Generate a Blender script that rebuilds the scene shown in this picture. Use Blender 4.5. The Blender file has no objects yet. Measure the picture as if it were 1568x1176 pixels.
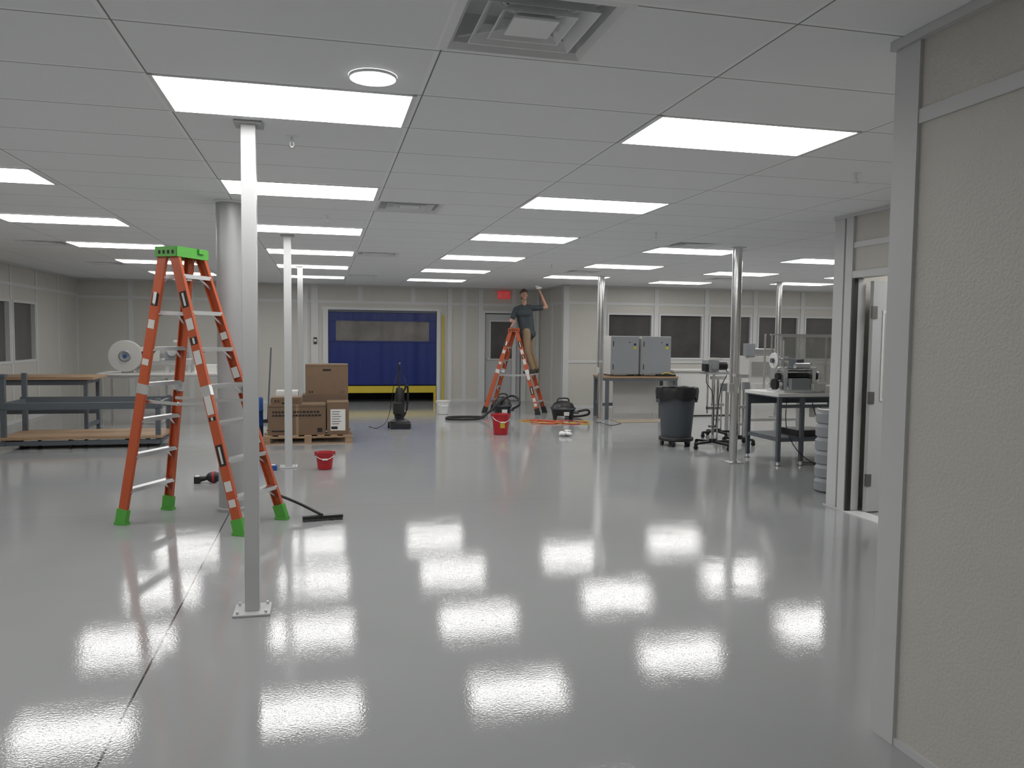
import bpy, math, random
import numpy as np
from mathutils import Vector, Matrix
random.seed(3)
scene=bpy.context.scene
H=2.713; G=1.2192; K=.6096; X0=-.7653; Y0=3.8311
XL=-5.1; XR=13.0; YB=18.6; YF=-4.0; YR=16.6; XJ=5.15

# ------------------------------------------------------------ materials
def mat(name,col,rough=.5,metal=0.,var=.06,vscale=6.,bump=0.,bscale=200.,coat=0.,emit=0.,spec=None,alpha=1.,trans=0.):
    m=bpy.data.materials.new(name); m.use_nodes=True
    nt=m.node_tree; b=nt.nodes['Principled BSDF']
    tc=nt.nodes.new('ShaderNodeTexCoord')
    nz=nt.nodes.new('ShaderNodeTexNoise'); nz.inputs['Scale'].default_value=vscale; nz.inputs['Detail'].default_value=3
    nt.links.new(tc.outputs['Object'],nz.inputs['Vector'])
    mx=nt.nodes.new('ShaderNodeMix'); mx.data_type='RGBA'
    c=np.array(col[:3])
    mx.inputs[6].default_value=(*(c*(1-var)),1); mx.inputs[7].default_value=(*np.minimum(c*(1+var),1),1)
    nt.links.new(nz.outputs['Fac'],mx.inputs[0]); nt.links.new(mx.outputs[2],b.inputs['Base Color'])
    b.inputs['Roughness'].default_value=rough; b.inputs['Metallic'].default_value=metal
    if coat: b.inputs['Coat Weight'].default_value=coat; b.inputs['Coat Roughness'].default_value=.08
    if spec is not None: b.inputs['Specular IOR Level'].default_value=spec
    if trans: b.inputs['Transmission Weight'].default_value=trans
    if alpha<1: b.inputs['Alpha'].default_value=alpha
    if emit: 
        b.inputs['Emission Color'].default_value=(*col[:3],1); b.inputs['Emission Strength'].default_value=emit
    if bump:
        n2=nt.nodes.new('ShaderNodeTexNoise'); n2.inputs['Scale'].default_value=bscale; n2.inputs['Detail'].default_value=2
        nt.links.new(tc.outputs['Object'],n2.inputs['Vector'])
        bp=nt.nodes.new('ShaderNodeBump'); bp.inputs['Strength'].default_value=bump; bp.inputs['Distance'].default_value=.01
        nt.links.new(n2.outputs['Fac'],bp.inputs['Height']); nt.links.new(bp.outputs[0],b.inputs['Normal'])
    return m
M={}
M['wall']=mat('wall_panel_paint',(.52,.505,.465),.40,bump=.32,bscale=90,var=.03)
M['trim']=mat('trim_white_alu',(.57,.58,.58),.35,var=.02)
M['post']=mat('post_grey_paint',(.47,.48,.48),.35,var=.02)
M['postl']=mat('wall_post_light_grey',(.54,.55,.555),.35,var=.02)
M['alu']=mat('aluminium',(.72,.73,.74),.32,1.,var=.05)
M['chrome']=mat('stainless',(.75,.75,.75),.15,1.,var=.04)
M['darksteel']=mat('dark_steel_paint',(.095,.11,.125),.45)
M['black']=mat('black_plastic',(.012,.012,.013),.4)
M['rubber']=mat('black_rubber',(.015,.015,.015),.7)
M['white']=mat('white_plastic',(.66,.66,.64),.4,var=.02)
M['paper']=mat('white_paper',(.7,.7,.68),.8,var=.02)
M['orange']=mat('orange_fibreglass',(.45,.085,.028),.42,var=.12)
M['green']=mat('green_plastic',(.085,.36,.05),.4)
M['redcap']=mat('orange_cap_plastic',(.48,.10,.035),.45)
M['red']=mat('red_plastic',(.40,.012,.02),.4)
M['yellow']=mat('yellow_paint',(.50,.39,.03),.5)
M['blue']=mat('blue_vinyl',(.003,.016,.14),.35,bump=.3,bscale=6,var=.15)
M['bluep']=mat('blue_plastic',(.02,.08,.28),.4)
M['vinylclear']=mat('clear_vinyl_window',(.16,.15,.14),.2,bump=.5,bscale=7,var=.6,vscale=2)
M['card']=mat('cardboard',(.175,.115,.072),.8,var=.08,vscale=10)
M['card2']=mat('cardboard_dark',(.14,.095,.062),.8,var=.08)
M['print']=mat('black_print',(.02,.018,.015),.8)
M['tape']=mat('packing_tape',(.28,.20,.12),.3)
M['cabgrey']=mat('enclosure_grey',(.24,.255,.27),.4,var=.03)
M['cablight']=mat('enclosure_light',(.50,.50,.48),.45)
M['bin']=mat('bin_grey_plastic',(.065,.075,.09),.5)
M['glassdark']=mat('dark_window_glass',(.075,.072,.072),.06,var=.75,vscale=1.3,coat=.3)  # uneven tone painted into the glass in place of interior reflections
M['acryl']=mat('acrylic_guard',(.45,.45,.43),.15,alpha=.45,var=.05)
M['skin']=mat('skin',(.38,.21,.15),.5)
M['hair']=mat('brown_hair',(.045,.026,.016),.7,bump=.4,bscale=90)
M['shirt']=mat('tshirt_charcoal',(.035,.045,.052),.85,bump=.2,bscale=30)
M['pants']=mat('khaki_cloth',(.21,.145,.083),.85,bump=.2,bscale=25)
M['shoe']=mat('shoe_dark',(.04,.036,.03),.6)
M['eye']=mat('eye_dark',(.02,.015,.01),.2)
M['lip']=mat('lips',(.28,.10,.08),.5)
M['shadedark']=mat('recess_shade_dark',(.01,.01,.012),.8)  # near-black colour stands in for shade inside duct openings and behind the curtain
M['doorpaint']=mat('door_grey_paint',(.42,.43,.44),.4,var=.03)
M['hinge']=mat('hinge_steel',(.2,.2,.2),.35,1.)
M['redsign']=mat('exit_sign_red',(.6,.04,.04),.4,emit=.4)
M['cordo']=mat('cord_orange',(.55,.12,.03),.5)
M['cordy']=mat('cord_yellow',(.5,.4,.03),.5)
M['beige']=mat('floor_mat_beige',(.34,.29,.22),.8)
M['roundcol']=mat('round_column_grey',(.36,.365,.37),.35,var=.04)
M['ventw']=mat('diffuser_white',(.80,.81,.82),.4,var=.01)
M['label']=mat('label_white',(.6,.6,.58),.5)

def wood():
    m=bpy.data.materials.new('butcher_block_wood'); m.use_nodes=True; nt=m.node_tree; b=nt.nodes['Principled BSDF']
    tc=nt.nodes.new('ShaderNodeTexCoord'); mp=nt.nodes.new('ShaderNodeMapping'); mp.inputs['Scale'].default_value=(1.5,22,22)
    nz=nt.nodes.new('ShaderNodeTexNoise'); nz.inputs['Scale'].default_value=1.5; nz.inputs['Detail'].default_value=5
    cr=nt.nodes.new('ShaderNodeValToRGB'); cr.color_ramp.elements[0].position=.3; cr.color_ramp.elements[0].color=(.28,.17,.095,1)
    cr.color_ramp.elements[1].position=.7; cr.color_ramp.elements[1].color=(.43,.30,.19,1)
    nt.links.new(tc.outputs['Object'],mp.inputs[0]); nt.links.new(mp.outputs[0],nz.inputs['Vector'])
    nt.links.new(nz.outputs['Fac'],cr.inputs[0]); nt.links.new(cr.outputs[0],b.inputs['Base Color']); b.inputs['Roughness'].default_value=.4
    return m
M['wood']=wood()

def floor_mat():
    m=bpy.data.materials.new('epoxy_floor'); m.use_nodes=True; nt=m.node_tree; b=nt.nodes['Principled BSDF']; N=nt.nodes.new; L=nt.links.new
    tc=N('ShaderNodeTexCoord')
    n1=N('ShaderNodeTexNoise'); n1.inputs['Scale'].default_value=.5; n1.inputs['Detail'].default_value=4
    L(tc.outputs['Object'],n1.inputs['Vector'])
    mx=N('ShaderNodeMix'); mx.data_type='RGBA'; mx.inputs[6].default_value=(.285,.293,.298,1); mx.inputs[7].default_value=(.33,.338,.343,1)
    L(n1.outputs['Fac'],mx.inputs[0])
    # control joints (real saw cut colour)
    sp=N('ShaderNodeSeparateXYZ'); L(tc.outputs['Object'],sp.inputs[0])
    def line(out,pos,hw):
        a=N('ShaderNodeMath');a.operation='SUBTRACT';L(out,a.inputs[0]);a.inputs[1].default_value=pos
        c=N('ShaderNodeMath');c.operation='ABSOLUTE';L(a.outputs[0],c.inputs[0])
        d=N('ShaderNodeMath');d.operation='LESS_THAN';L(c.outputs[0],d.inputs[0]);d.inputs[1].default_value=hw
        return d.outputs[0]
    j1=line(sp.outputs['X'],-.8,.005)
    m2=N('ShaderNodeMix'); m2.data_type='RGBA'; L(j1,m2.inputs[0]); L(mx.outputs[2],m2.inputs[6]); m2.inputs[7].default_value=(.03,.03,.03,1)
    j2=line(sp.outputs['Y'],7.3,.004); j3=line(sp.outputs['Y'],12.3,.004)
    ad=N('ShaderNodeMath');ad.operation='ADD';L(j2,ad.inputs[0]);L(j3,ad.inputs[1])
    mu=N('ShaderNodeMath');mu.operation='MULTIPLY';L(ad.outputs[0],mu.inputs[0]);mu.inputs[1].default_value=.35
    m3=N('ShaderNodeMix'); m3.data_type='RGBA'; L(mu.outputs[0],m3.inputs[0]); L(m2.outputs[2],m3.inputs[6]); m3.inputs[7].default_value=(.15,.15,.15,1)
    L(m3.outputs[2],b.inputs['Base Color'])
    b.inputs['Roughness'].default_value=.055
    b.inputs['IOR'].default_value=1.5
    n2=N('ShaderNodeTexNoise'); n2.inputs['Scale'].default_value=85; n2.inputs['Detail'].default_value=2
    L(tc.outputs['Object'],n2.inputs['Vector'])
    n3=N('ShaderNodeTexNoise'); n3.inputs['Scale'].default_value=3; n3.inputs['Detail'].default_value=1
    L(tc.outputs['Object'],n3.inputs['Vector'])
    b1=N('ShaderNodeBump'); b1.inputs['Strength'].default_value=.032; b1.inputs['Distance'].default_value=.01; L(n2.outputs['Fac'],b1.inputs['Height'])
    b2=N('ShaderNodeBump'); b2.inputs['Strength'].default_value=.02; b2.inputs['Distance'].default_value=.05; L(n3.outputs['Fac'],b2.inputs['Height']); L(b1.outputs[0],b2.inputs['Normal'])
    L(b2.outputs[0],b.inputs['Normal'])
    return m
def ceil_mat():
    m=bpy.data.materials.new('ceiling_tile'); m.use_nodes=True; nt=m.node_tree; b=nt.nodes['Principled BSDF']; N=nt.nodes.new; L=nt.links.new
    tc=N('ShaderNodeTexCoord'); sp=N('ShaderNodeSeparateXYZ'); L(tc.outputs['Object'],sp.inputs[0])
    def grid(out,off,per,hw):
        a=N('ShaderNodeMath');a.operation='SUBTRACT';L(out,a.inputs[0]);a.inputs[1].default_value=off
        c=N('ShaderNodeMath');c.operation='PINGPONG';L(a.outputs[0],c.inputs[0]);c.inputs[1].default_value=per/2
        d=N('ShaderNodeMath');d.operation='LESS_THAN';L(c.outputs[0],d.inputs[0]);d.inputs[1].default_value=hw
        return d.outputs[0]
    def mxm(a,c):
        d=N('ShaderNodeMath');d.operation='MAXIMUM';L(a,d.inputs[0]);L(c,d.inputs[1]);return d.outputs[0]
    ln=mxm(grid(sp.outputs['X'],X0+.012,G,.0035),grid(sp.outputs['Y'],Y0+.012,K,.0035))
    bar=mxm(grid(sp.outputs['X'],X0,G,.012),grid(sp.outputs['Y'],Y0,K,.012))
    nz=N('ShaderNodeTexNoise'); nz.inputs['Scale'].default_value=1.2; L(tc.outputs['Object'],nz.inputs['Vector'])
    mx=N('ShaderNodeMix'); mx.data_type='RGBA'; mx.inputs[6].default_value=(.83,.84,.855,1); mx.inputs[7].default_value=(.87,.88,.895,1); L(nz.outputs['Fac'],mx.inputs[0])
    m1=N('ShaderNodeMix'); m1.data_type='RGBA'; L(bar,m1.inputs[0]); L(mx.outputs[2],m1.inputs[6]); m1.inputs[7].default_value=(.9,.91,.92,1)
    m2=N('ShaderNodeMix'); m2.data_type='RGBA'; L(ln,m2.inputs[0]); L(m1.outputs[2],m2.inputs[6]); m2.inputs[7].default_value=(.2,.2,.2,1)
    L(m2.outputs[2],b.inputs['Base Color']); b.inputs['Roughness'].default_value=.6
    return m
M['floor']=floor_mat(); M['ceil']=ceil_mat()
def emis(name,col,s):
    m=bpy.data.materials.new(name); m.use_nodes=True; nt=m.node_tree; nt.nodes.clear()
    e=nt.nodes.new('ShaderNodeEmission'); o=nt.nodes.new('ShaderNodeOutputMaterial'); e.inputs[0].default_value=(*col,1); e.inputs[1].default_value=s
    nt.links.new(e.outputs[0],o.inputs[0]); return m
M['lamp']=emis('led_panel_glow',(1,.985,.96),9.8)

# ------------------------------------------------------------ mesh builder
def V(*a): return Vector(a)
class MB:
    def __init__(s): s.v=[];s.f=[];s.m=[];s.mats=[]
    def mi(s,k):
        if k not in s.mats: s.mats.append(k)
        return s.mats.index(k)
    def add(s,vs,fs,k):
        o=len(s.v); s.v+= [tuple(p) for p in vs]; i=s.mi(k)
        for f in fs: s.f.append(tuple(o+a for a in f)); s.m.append(i)
    def box(s,c,d,k,rz=0.,R=None):
        x,y,z=[a/2 for a in d]
        P=[V(a,b,e) for a in(-x,x) for b in(-y,y) for e in(-z,z)]
        if R is None: R=Matrix.Rotation(rz,3,'Z')
        P=[R@p+Vector(c) for p in P]
        s.add(P,[(0,1,3,2),(4,6,7,5),(0,4,5,1),(2,3,7,6),(0,2,6,4),(1,5,7,3)],k)
    def bx(s,x0,x1,y0,y1,z0,z1,k): s.box(((x0+x1)/2,(y0+y1)/2,(z0+z1)/2),(abs(x1-x0),abs(y1-y0),abs(z1-z0)),k)
    def beam(s,p0,p1,w,t,k,side=(1,0,0),off=(0,0)):
        p0=Vector(p0);p1=Vector(p1); a=(p1-p0).normalized(); sd=Vector(side); sd=(sd-a*sd.dot(a)).normalized(); n=a.cross(sd)
        R=Matrix((sd,n,a)).transposed(); c=(p0+p1)/2+sd*off[0]+n*off[1]
        s.box(c,(w,t,(p1-p0).length),k,R=R)
    def cyl(s,p0,p1,r0,k,r1=None,n=16,caps=True):
        if r1 is None:r1=r0
        p0=Vector(p0);p1=Vector(p1);a=(p1-p0).normalized(); t=V(0,0,1) if abs(a.z)<.9 else V(1,0,0)
        u=a.cross(t).normalized(); w=a.cross(u)
        vs=[];
        for p,r in((p0,r0),(p1,r1)):
            for i in range(n):
                q=2*math.pi*i/n; vs.append(p+u*math.cos(q)*r+w*math.sin(q)*r)
        fs=[(i,(i+1)%n,n+(i+1)%n,n+i) for i in range(n)]
        if caps: fs+=[tuple(range(n-1,-1,-1)),tuple(range(n,2*n))]
        s.add(vs,fs,k)
    def tube(s,pts,r,k,n=8,sm=4):
        P=[Vector(p) for p in pts]
        if sm>1 and len(P)>2:
            Q=[]
            for i in range(len(P)-1):
                a=P[max(i-1,0)];b=P[i];c=P[i+1];d=P[min(i+2,len(P)-1)]
                for j in range(sm):
                    t=j/sm; Q.append(.5*((2*b)+(c-a)*t+(2*a-5*b+4*c-d)*t*t+(3*b-a-3*c+d)*t**3))
            Q.append(P[-1]); P=Q
        vs=[];up=V(0,0,1)
        for i,p in enumerate(P):
            a=(P[min(i+1,len(P)-1)]-P[max(i-1,0)]).normalized()
            t=up if abs(a.z)<.95 else V(1,0,0)
            u=a.cross(t).normalized(); w=a.cross(u)
            for j in range(n):
                q=2*math.pi*j/n; vs.append(p+u*math.cos(q)*r+w*math.sin(q)*r)
        fs=[]
        for i in range(len(P)-1):
            for j in range(n): fs.append((i*n+j,i*n+(j+1)%n,(i+1)*n+(j+1)%n,(i+1)*n+j))
        fs+=[tuple(range(n-1,-1,-1)),tuple((len(P)-1)*n+j for j in range(n))]
        s.add(vs,fs,k)
    def lathe(s,prof,c,k,n=28,axis='Z',sx=1,sy=1):
        vs=[];c=Vector(c)
        for r,z in prof:
            for i in range(n):
                q=2*math.pi*i/n; a,b=r*math.cos(q)*sx,r*math.sin(q)*sy
                vs.append(c+(V(a,b,z) if axis=='Z' else V(z,a,b) if axis=='X' else V(a,z,b)))
        fs=[]
        for i in range(len(prof)-1):
            for j in range(n): fs.append((i*n+j,i*n+(j+1)%n,(i+1)*n+(j+1)%n,(i+1)*n+j))
        s.add(vs,fs,k)
    def ell(s,c,r,k,n=16,m=10):
        prof=[(math.sin(math.pi*i/m),-math.cos(math.pi*i/m)) for i in range(m+1)]
        vs=[];c=Vector(c)
        for a,z in prof:
            for i in range(n):
                q=2*math.pi*i/n; vs.append(c+V(a*math.cos(q)*r[0],a*math.sin(q)*r[1],z*r[2]))
        fs=[(i*n+j,i*n+(j+1)%n,(i+1)*n+(j+1)%n,(i+1)*n+j) for i in range(m) for j in range(n)]
        s.add(vs,fs,k)
    def quad(s,a,b,c,d,k): s.add([a,b,c,d],[(0,1,2,3)],k)
    def obj(s,name,bevel=0.,origin=None,smooth=35):
        a=np.array(s.v)
        if origin is None: origin=((a[:,0].min()+a[:,0].max())/2,(a[:,1].min()+a[:,1].max())/2,a[:,2].min())
        o=np.array(origin,float)
        me=bpy.data.meshes.new(name); me.from_pydata([tuple(p) for p in (a-o)],[],s.f)
        for k in s.mats: me.materials.append(M[k])
        me.polygons.foreach_set('material_index',s.m)
        me.polygons.foreach_set('use_smooth',[True]*len(s.f))
        me.update(); me.set_sharp_from_angle(angle=math.radians(smooth))
        ob=bpy.data.objects.new(name,me); ob.location=o; scene.collection.objects.link(ob)
        if bevel:
            b=ob.modifiers.new('bevel','BEVEL'); b.width=bevel; b.segments=2; b.limit_method='ANGLE'; b.angle_limit=math.radians(50)
        return ob

# ------------------------------------------------------------ shell
b=MB(); b.bx(XL-.2,XR+.2,YF-.2,19.6,-.1,0,'floor'); b.obj('floor',origin=(0,0,0))

VENTS=[(1,-2,0),(1,5,0),(1,12,0),(1,19,0),(-3,12,1),(-3,17,1),(4,8,0),(4,15,0),(6,16,1)]
ventcells=set()
def ventpos(i,j,half):
    return X0+i*G+(K if half else 0), Y0+j*K
for v in VENTS:
    x,y=ventpos(*v); ventcells.add((round((x-X0)/K),round((y-Y0)/K)))
b=MB()
for a in range(-9,25):
    for c in range(-15,27):
        if (a,c) in ventcells: continue
        x0=max(X0+a*K,XL-.15);x1=min(X0+(a+1)*K,XR+.15);y0=max(Y0+c*K,YF-.15);y1=min(Y0+(c+1)*K,YB+.15)
        if x1<=x0 or y1<=y0: continue
        b.quad((x0,y0,H),(x0,y1,H),(x1,y1,H),(x1,y0,H),'ceil')
b.obj('ceiling',origin=(0,0,0))

def vent_mesh():
    b=MB(); c=K/2; 
    def ring(h0,z0,h1,z1,k):
        A=[(-h0,-h0,z0),(h0,-h0,z0),(h0,h0,z0),(-h0,h0,z0)];B=[(-h1,-h1,z1),(h1,-h1,z1),(h1,h1,z1),(-h1,h1,z1)]
        b.add(A+B,[(i,(i+1)%4,4+(i+1)%4,4+i) for i in range(4)],k)
    ring(c,0,c-.03,-.004,'ventw'); ring(c-.03,-.004,c-.05,.02,'ventw'); ring(c-.05,.02,c-.06,.13,'ventw')
    b.quad((-c,-c,.13),(c,-c,.13),(c,c,.13),(-c,c,.13),'ventw')
    b.cyl((0,0,.128),(0,0,.118),.13,'shadedark',n=32)
    for h,z in((.205,-.002),(.14,.0)):
        ring(h,z,h-.05,z+.06,'ventw'); ring(h-.004,z+.001,h-.054,z+.062,'ventw'); ring(h,z,h-.004,z+.001,'ventw')
    b.box((0,0,.004),(.17,.17,.008),'ventw'); ring(.085,.008,.06,.03,'ventw')
    for sx in(-1,1):
        for sy in(-1,1): b.beam((sx*.07,sy*.07,.02),(sx*.235,sy*.235,.035),.006,.006,'ventw')
    return b
first=None
for v in VENTS:
    x,y=ventpos(*v)
    if first is None: first=vent_mesh().obj('ceiling_air_diffuser',origin=(0,0,0)); o=first
    else: o=bpy.data.objects.new('ceiling_air_diffuser',first.data); scene.collection.objects.link(o)
    o.location=(x+K/2,y+K/2,H)

LIGHTS=[(i,j) for i in(0,2) for j in(0,4,8,12,16,20)]+[(-2,j) for j in(-4,0,4,8,12,16,20)]  # nearest panels of the left column are out of view, added for lighting
LIGHTS+=[(0,-8.),(-2,-8.),(4,9),(4,13),(4,17),(6,10),(6,14),(6,18),(8,10),(8,14),(8,17),(10,12),(10,17),(-4,2),(-4,-4)]  # negative-row panels are unseen, added to light things near the camera
LP=[]
for i,j in LIGHTS:
    x,y=X0+i*G+G/2,Y0+j*K+K/2
    if i==-4: x=X0-3*G-.75
    LP.append((x,y))
LP+=[(5.75,5.4),(5.75,4.2),(7.1,4.2)]  # unseen side-room panels, added to brighten the open door leaf
lm=None
for x,y in LP:
    if lm is None:
        b=MB(); w,d=G/2-.034,K/2-.018
        b.box((0,0,-.004),(2*w,2*d,.004),'lamp')
        for sx in(-1,1):
            b.box((sx*(w+.011),0,-.003),(.022,2*d+.02,.008),'ventw'); b.box((0,sx*(d+.005),-.003),(2*w+.04,.01,.0075),'ventw')
        lm=b.obj('ceiling_light_panel',origin=(0,0,0)); o=lm
    else:
        o=bpy.data.objects.new('ceiling_light_panel',lm.data); scene.collection.objects.link(o)
    o.location=(x,y,H-.002)
b=MB(); n=40
b.add([(.22+.100*math.cos(2*math.pi*i/n),3.62+.100*math.sin(2*math.pi*i/n),H-.014) for i in range(n)],[tuple(range(n))[::-1]],'lamp')
b.lathe([(.100,-.013),(.104,-.010),(.106,-.001)],(.22,3.62,H),'ventw',n=40)
b.obj('round_downlight')

def sprinkler(x,y):
    b=MB(); b.lathe([(0,-.004),(.03,-.004),(.034,0)],(x,y,H),'ventw',n=20); b.cyl((x,y,H),(x,y,H-.035),.007,'alu',n=10)
    for s in(-1,1): b.beam((x+s*.006,y,H-.03),(x+s*.012,y,H-.05),.004,.004,'alu'); b.beam((x+s*.012,y,H-.05),(x,y,H-.066),.004,.004,'alu')
    b.cyl((x,y,H-.066),(x,y,H-.069),.019,'alu',n=16); b.obj('fire_sprinkler')
for p in((-.17,4.82),(3.56,4.79),(.05,7.9),(3.5,8.0),(-3.2,8.2),(3.5,12)): sprinkler(*p)

def wallx(name,x,y0,y1,out,ops=(),z1=H,th=.1,k='wall'):
    b=MB(); xa,xb=sorted((x,x+out*th)); ys=y0
    for (a,c,za,zb) in sorted(ops):
        b.bx(xa,xb,ys,a,0,z1,k)
        if za>0: b.bx(xa,xb,a,c,0,za,k)
        b.bx(xa,xb,a,c,zb,z1,k); ys=c
    b.bx(xa,xb,ys,y1,0,z1,k); return b.obj(name,origin=(0,0,0))
def wally(name,y,x0,x1,out,ops=(),z1=H,th=.1,k='wall'):
    b=MB(); ya,yb=sorted((y,y+out*th)); xs=x0
    for (a,c,za,zb) in sorted(ops):
        b.bx(xs,a,ya,yb,0,z1,k)
        if za>0: b.bx(a,c,ya,yb,0,za,k)
        b.bx(a,c,ya,yb,zb,z1,k); xs=c
    b.bx(xs,x1,ya,yb,0,z1,k); return b.obj(name,origin=(0,0,0))

nwin=[0]
def win_x(x,out,y0,y1,z0,z1):
    nwin[0]+=1; b=MB(); xa=x+out*.06
    b.bx(xa,xa+out*.01,y0+.02,y1-.02,z0+.02,z1-.02,'glassdark')
    X_=(x-out*.012,x+out*.09)
    for a,c in((y0+.001,y0+.045),(y1-.045,y1-.001)): b.bx(*X_,a,c,z0+.045,z1-.045,'trim')
    for a,c in((z0+.001,z0+.045),(z1-.045,z1-.001)): b.bx(*X_,y0+.001,y1-.001,a,c,'trim')
    b.obj('window_%d'%nwin[0])
def win_y(y,out,x0,x1,z0,z1):
    nwin[0]+=1; b=MB(); ya=y+out*.06
    b.bx(x0+.02,x1-.02,ya,ya+out*.01,z0+.02,z1-.02,'glassdark')
    Y_=(y-out*.012,y+out*.09)
    for a,c in((x0+.001,x0+.045),(x1-.045,x1-.001)): b.bx(a,c,*Y_,z0+.045,z1-.045,'trim')
    for a,c in((z0+.001,z0+.045),(z1-.045,z1-.001)): b.bx(x0+.001,x1-.001,*Y_,a,c,'trim')
    b.obj('window_%d'%nwin[0])

ops=[(14.98-1.22*n,16.08-1.22*n,1.02,2.1) for n in range(4)]
wallx('wall_left',XL,YF,YB,-1,ops)
for a,c,z0,z1 in ops: win_x(XL,-1,a,c,z0,z1)
DX0,DX1=3.78,4.68
ops=[(.12,2.62,0,2.14),(DX0,DX1,0,2.12)]
wally('wall_back',YB,XL,XJ,1,ops)
wallx('wall_back_jog',XJ,YR,YB,1)
ops=[(6.14+1.235*n,7.24+1.235*n,1.08,2.12) for n in range(5)]
wally('wall_back_right',YR,XJ+.1,XR,1,ops)
for a,c,z0,z1 in ops: win_y(YR,1,a,c,z0,z1)
wallx('wall_right_far',XR,6.43,YR,1)
wally('wall_partition',6.53,4.68,XR,-1)
wallx('wall_right_door',4.68,2.56,6.43,1,[(5.34,6.26,0,2.13)])
wally('wall_right_return',2.667,2.26,4.68,-1)
wallx('wall_right_near',2.16,YF,2.667,1)
wallx('wall_side_room',8.0,2.56,6.43,1)
wally('wall_side_room_near',2.56,4.78,8.0,-1)
wally('wall_front',YF,XL,2.26,-1)
b=MB(); b.bx(-.2,5.1,19.5,19.6,0,H,'shadedark'); b.bx(-.2,5.1,18.72,19.5,2.2,2.25,'shadedark'); b.obj('wall_vestibule')  # unseen backing, coloured near-black as the shade behind the curtain

# trims (every layer stands a different distance proud)
tn=[0]
def trim(fn):
    tn[0]+=1; b=MB(); fn(b); b.obj('trim_%d'%tn[0],origin=(0,0,0))
HT=H-.032
def t_left(b):
    for n in range(19):
        y=16.08+.06-1.22*(n-1)
        if y<YF: break
        if y<YB-.2: b.bx(XL,XL+.010,y-.04,y+.04,.06,HT,'trim')
    b.bx(XL,XL+.013,YF,YB-.05,2.33,2.39,'trim'); b.bx(XL,XL+.02,YB-.05,YB,0,HT,'trim'); b.bx(XL,XL+.016,YF,YB-.05,0,.06,'trim')
    b.bx(XL,XL+.03,YF,YB,HT,H-.001,'trim')
trim(t_left)
def t_back(b):
    for x in [.84+1.22*n for n in range(-4,4)]:
        b.bx(x-.05,x+.05,YB-.011,YB,2.35 if .1<x<2.65 else .06,HT,'trim')
    for a,c in((-.26,-.1),(.0,.12),(2.62,2.70),(2.88,2.98),(3.62,3.735),(4.725,4.80),(5.05,XJ-.03)): b.bx(a,c,YB-.03,YB,0,HT if (a<-.01 or a>2.8) else 2.14,'trim')
    for a,c in((XL+.02,.0),(2.9,XJ-.02)): b.bx(a,c,YB-.015,YB,2.29,2.35,'trim')
    b.bx(-.02,2.72,YB-.026,YB,2.14,2.2,'trim'); b.bx(0,2.9,YB-.018,YB,2.29,2.35,'trim')
    b.bx(XL+.03,XJ-.03,YB-.036,YB,HT,H-.001,'trim'); b.bx(XL+.02,-.26,YB-.020,YB,0,.06,'trim'); b.bx(2.98,3.62,YB-.020,YB,0,.06,'trim')
    b.bx(3.735,4.725,YB-.033,YB,2.12,2.18,'trim')
    for a,c in((3.735,3.78),(4.68,4.725)): b.bx(a,c,YB-.033,YB,0,2.12,'trim')
trim(t_back)
def t_jog(b):
    b.bx(XJ-.024,XJ,YR-.018,YR+.12,0,HT,'trim'); b.bx(XJ-.02,XJ+.1,YR-.021,YR,0,HT,'trim'); b.bx(XJ-.013,XJ,YR+.12,YB-.04,2.29,2.35,'trim')
    b.bx(XJ-.010,XJ,17.5,17.6,.06,HT,'trim'); b.bx(XJ-.016,XJ,YR+.12,YB-.04,0,.06,'trim'); b.bx(XJ-.028,XJ,YR-.025,YB-.04,HT,H-.001,'trim')
trim(t_jog)
def t_br(b):
    for n in range(0,6):
        x=6.14+1.235*n-.067
        if x<XR: b.bx(x-.05,x+.05,YR-.02,YR,0,HT,'trim')
    b.bx(XJ+.1,XR,YR-.015,YR,2.29,2.35,'trim'); b.bx(XJ+.1,XR,YR-.03,YR,HT,H-.001,'trim'); b.bx(XJ+.1,XR,YR-.011,YR,0,.06,'trim')
    b.bx(XJ+.1,XR,YR-.017,YR,1.0,1.06,'trim')
trim(t_br)
def t_rn(b):
    b.bx(2.146,2.16,2.548,2.667,0,H-.036,'postl'); b.bx(2.149,2.28,2.667,2.679,0,H-.036,'postl')
    b.bx(2.15,2.16,YF,2.548,2.372,2.425,'postl'); b.bx(2.15,2.16,YF,2.548,0,.03,'postl'); b.bx(2.13,2.16,YF,2.69,H-.035,H-.001,'postl')
trim(t_rn)
def t_door(b):
    b.bx(4.655,4.68,6.27,6.37,0,HT,'postl'); b.bx(4.66,4.68,6.40,6.53,0,HT,'postl'); b.bx(4.662,4.8,6.53,6.544,0,HT,'postl')
    b.bx(4.658,4.68,5.2,6.27,2.13,2.19,'postl'); b.bx(4.665,4.68,2.7,6.27,2.40,2.45,'trim'); b.bx(4.65,4.68,2.7,6.55,HT,H-.001,'trim')
    b.bx(4.66,4.68,5.24,5.34,0,2.13,'postl'); b.bx(4.62,4.80,5.34,6.23,0,.008,'trim')
    b.bx(4.64,4.65,6.25,6.56,0,.01,'trim')
    b.bx(4.66,4.70,6.235,6.259,.009,2.12,'black'); b.bx(4.70,4.78,6.238,6.258,.009,2.12,'postl')
trim(t_door)
def t_part(b):
    b.bx(4.8,XR,6.53,6.545,2.38,2.44,'trim'); b.bx(4.8,XR,6.53,6.547,0,.06,'trim')
    for n in range(6): b.bx(5.9+1.22*n-.04,5.9+1.22*n+.04,6.53,6.54,.06,H-.001,'trim')
trim(t_part)

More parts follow.
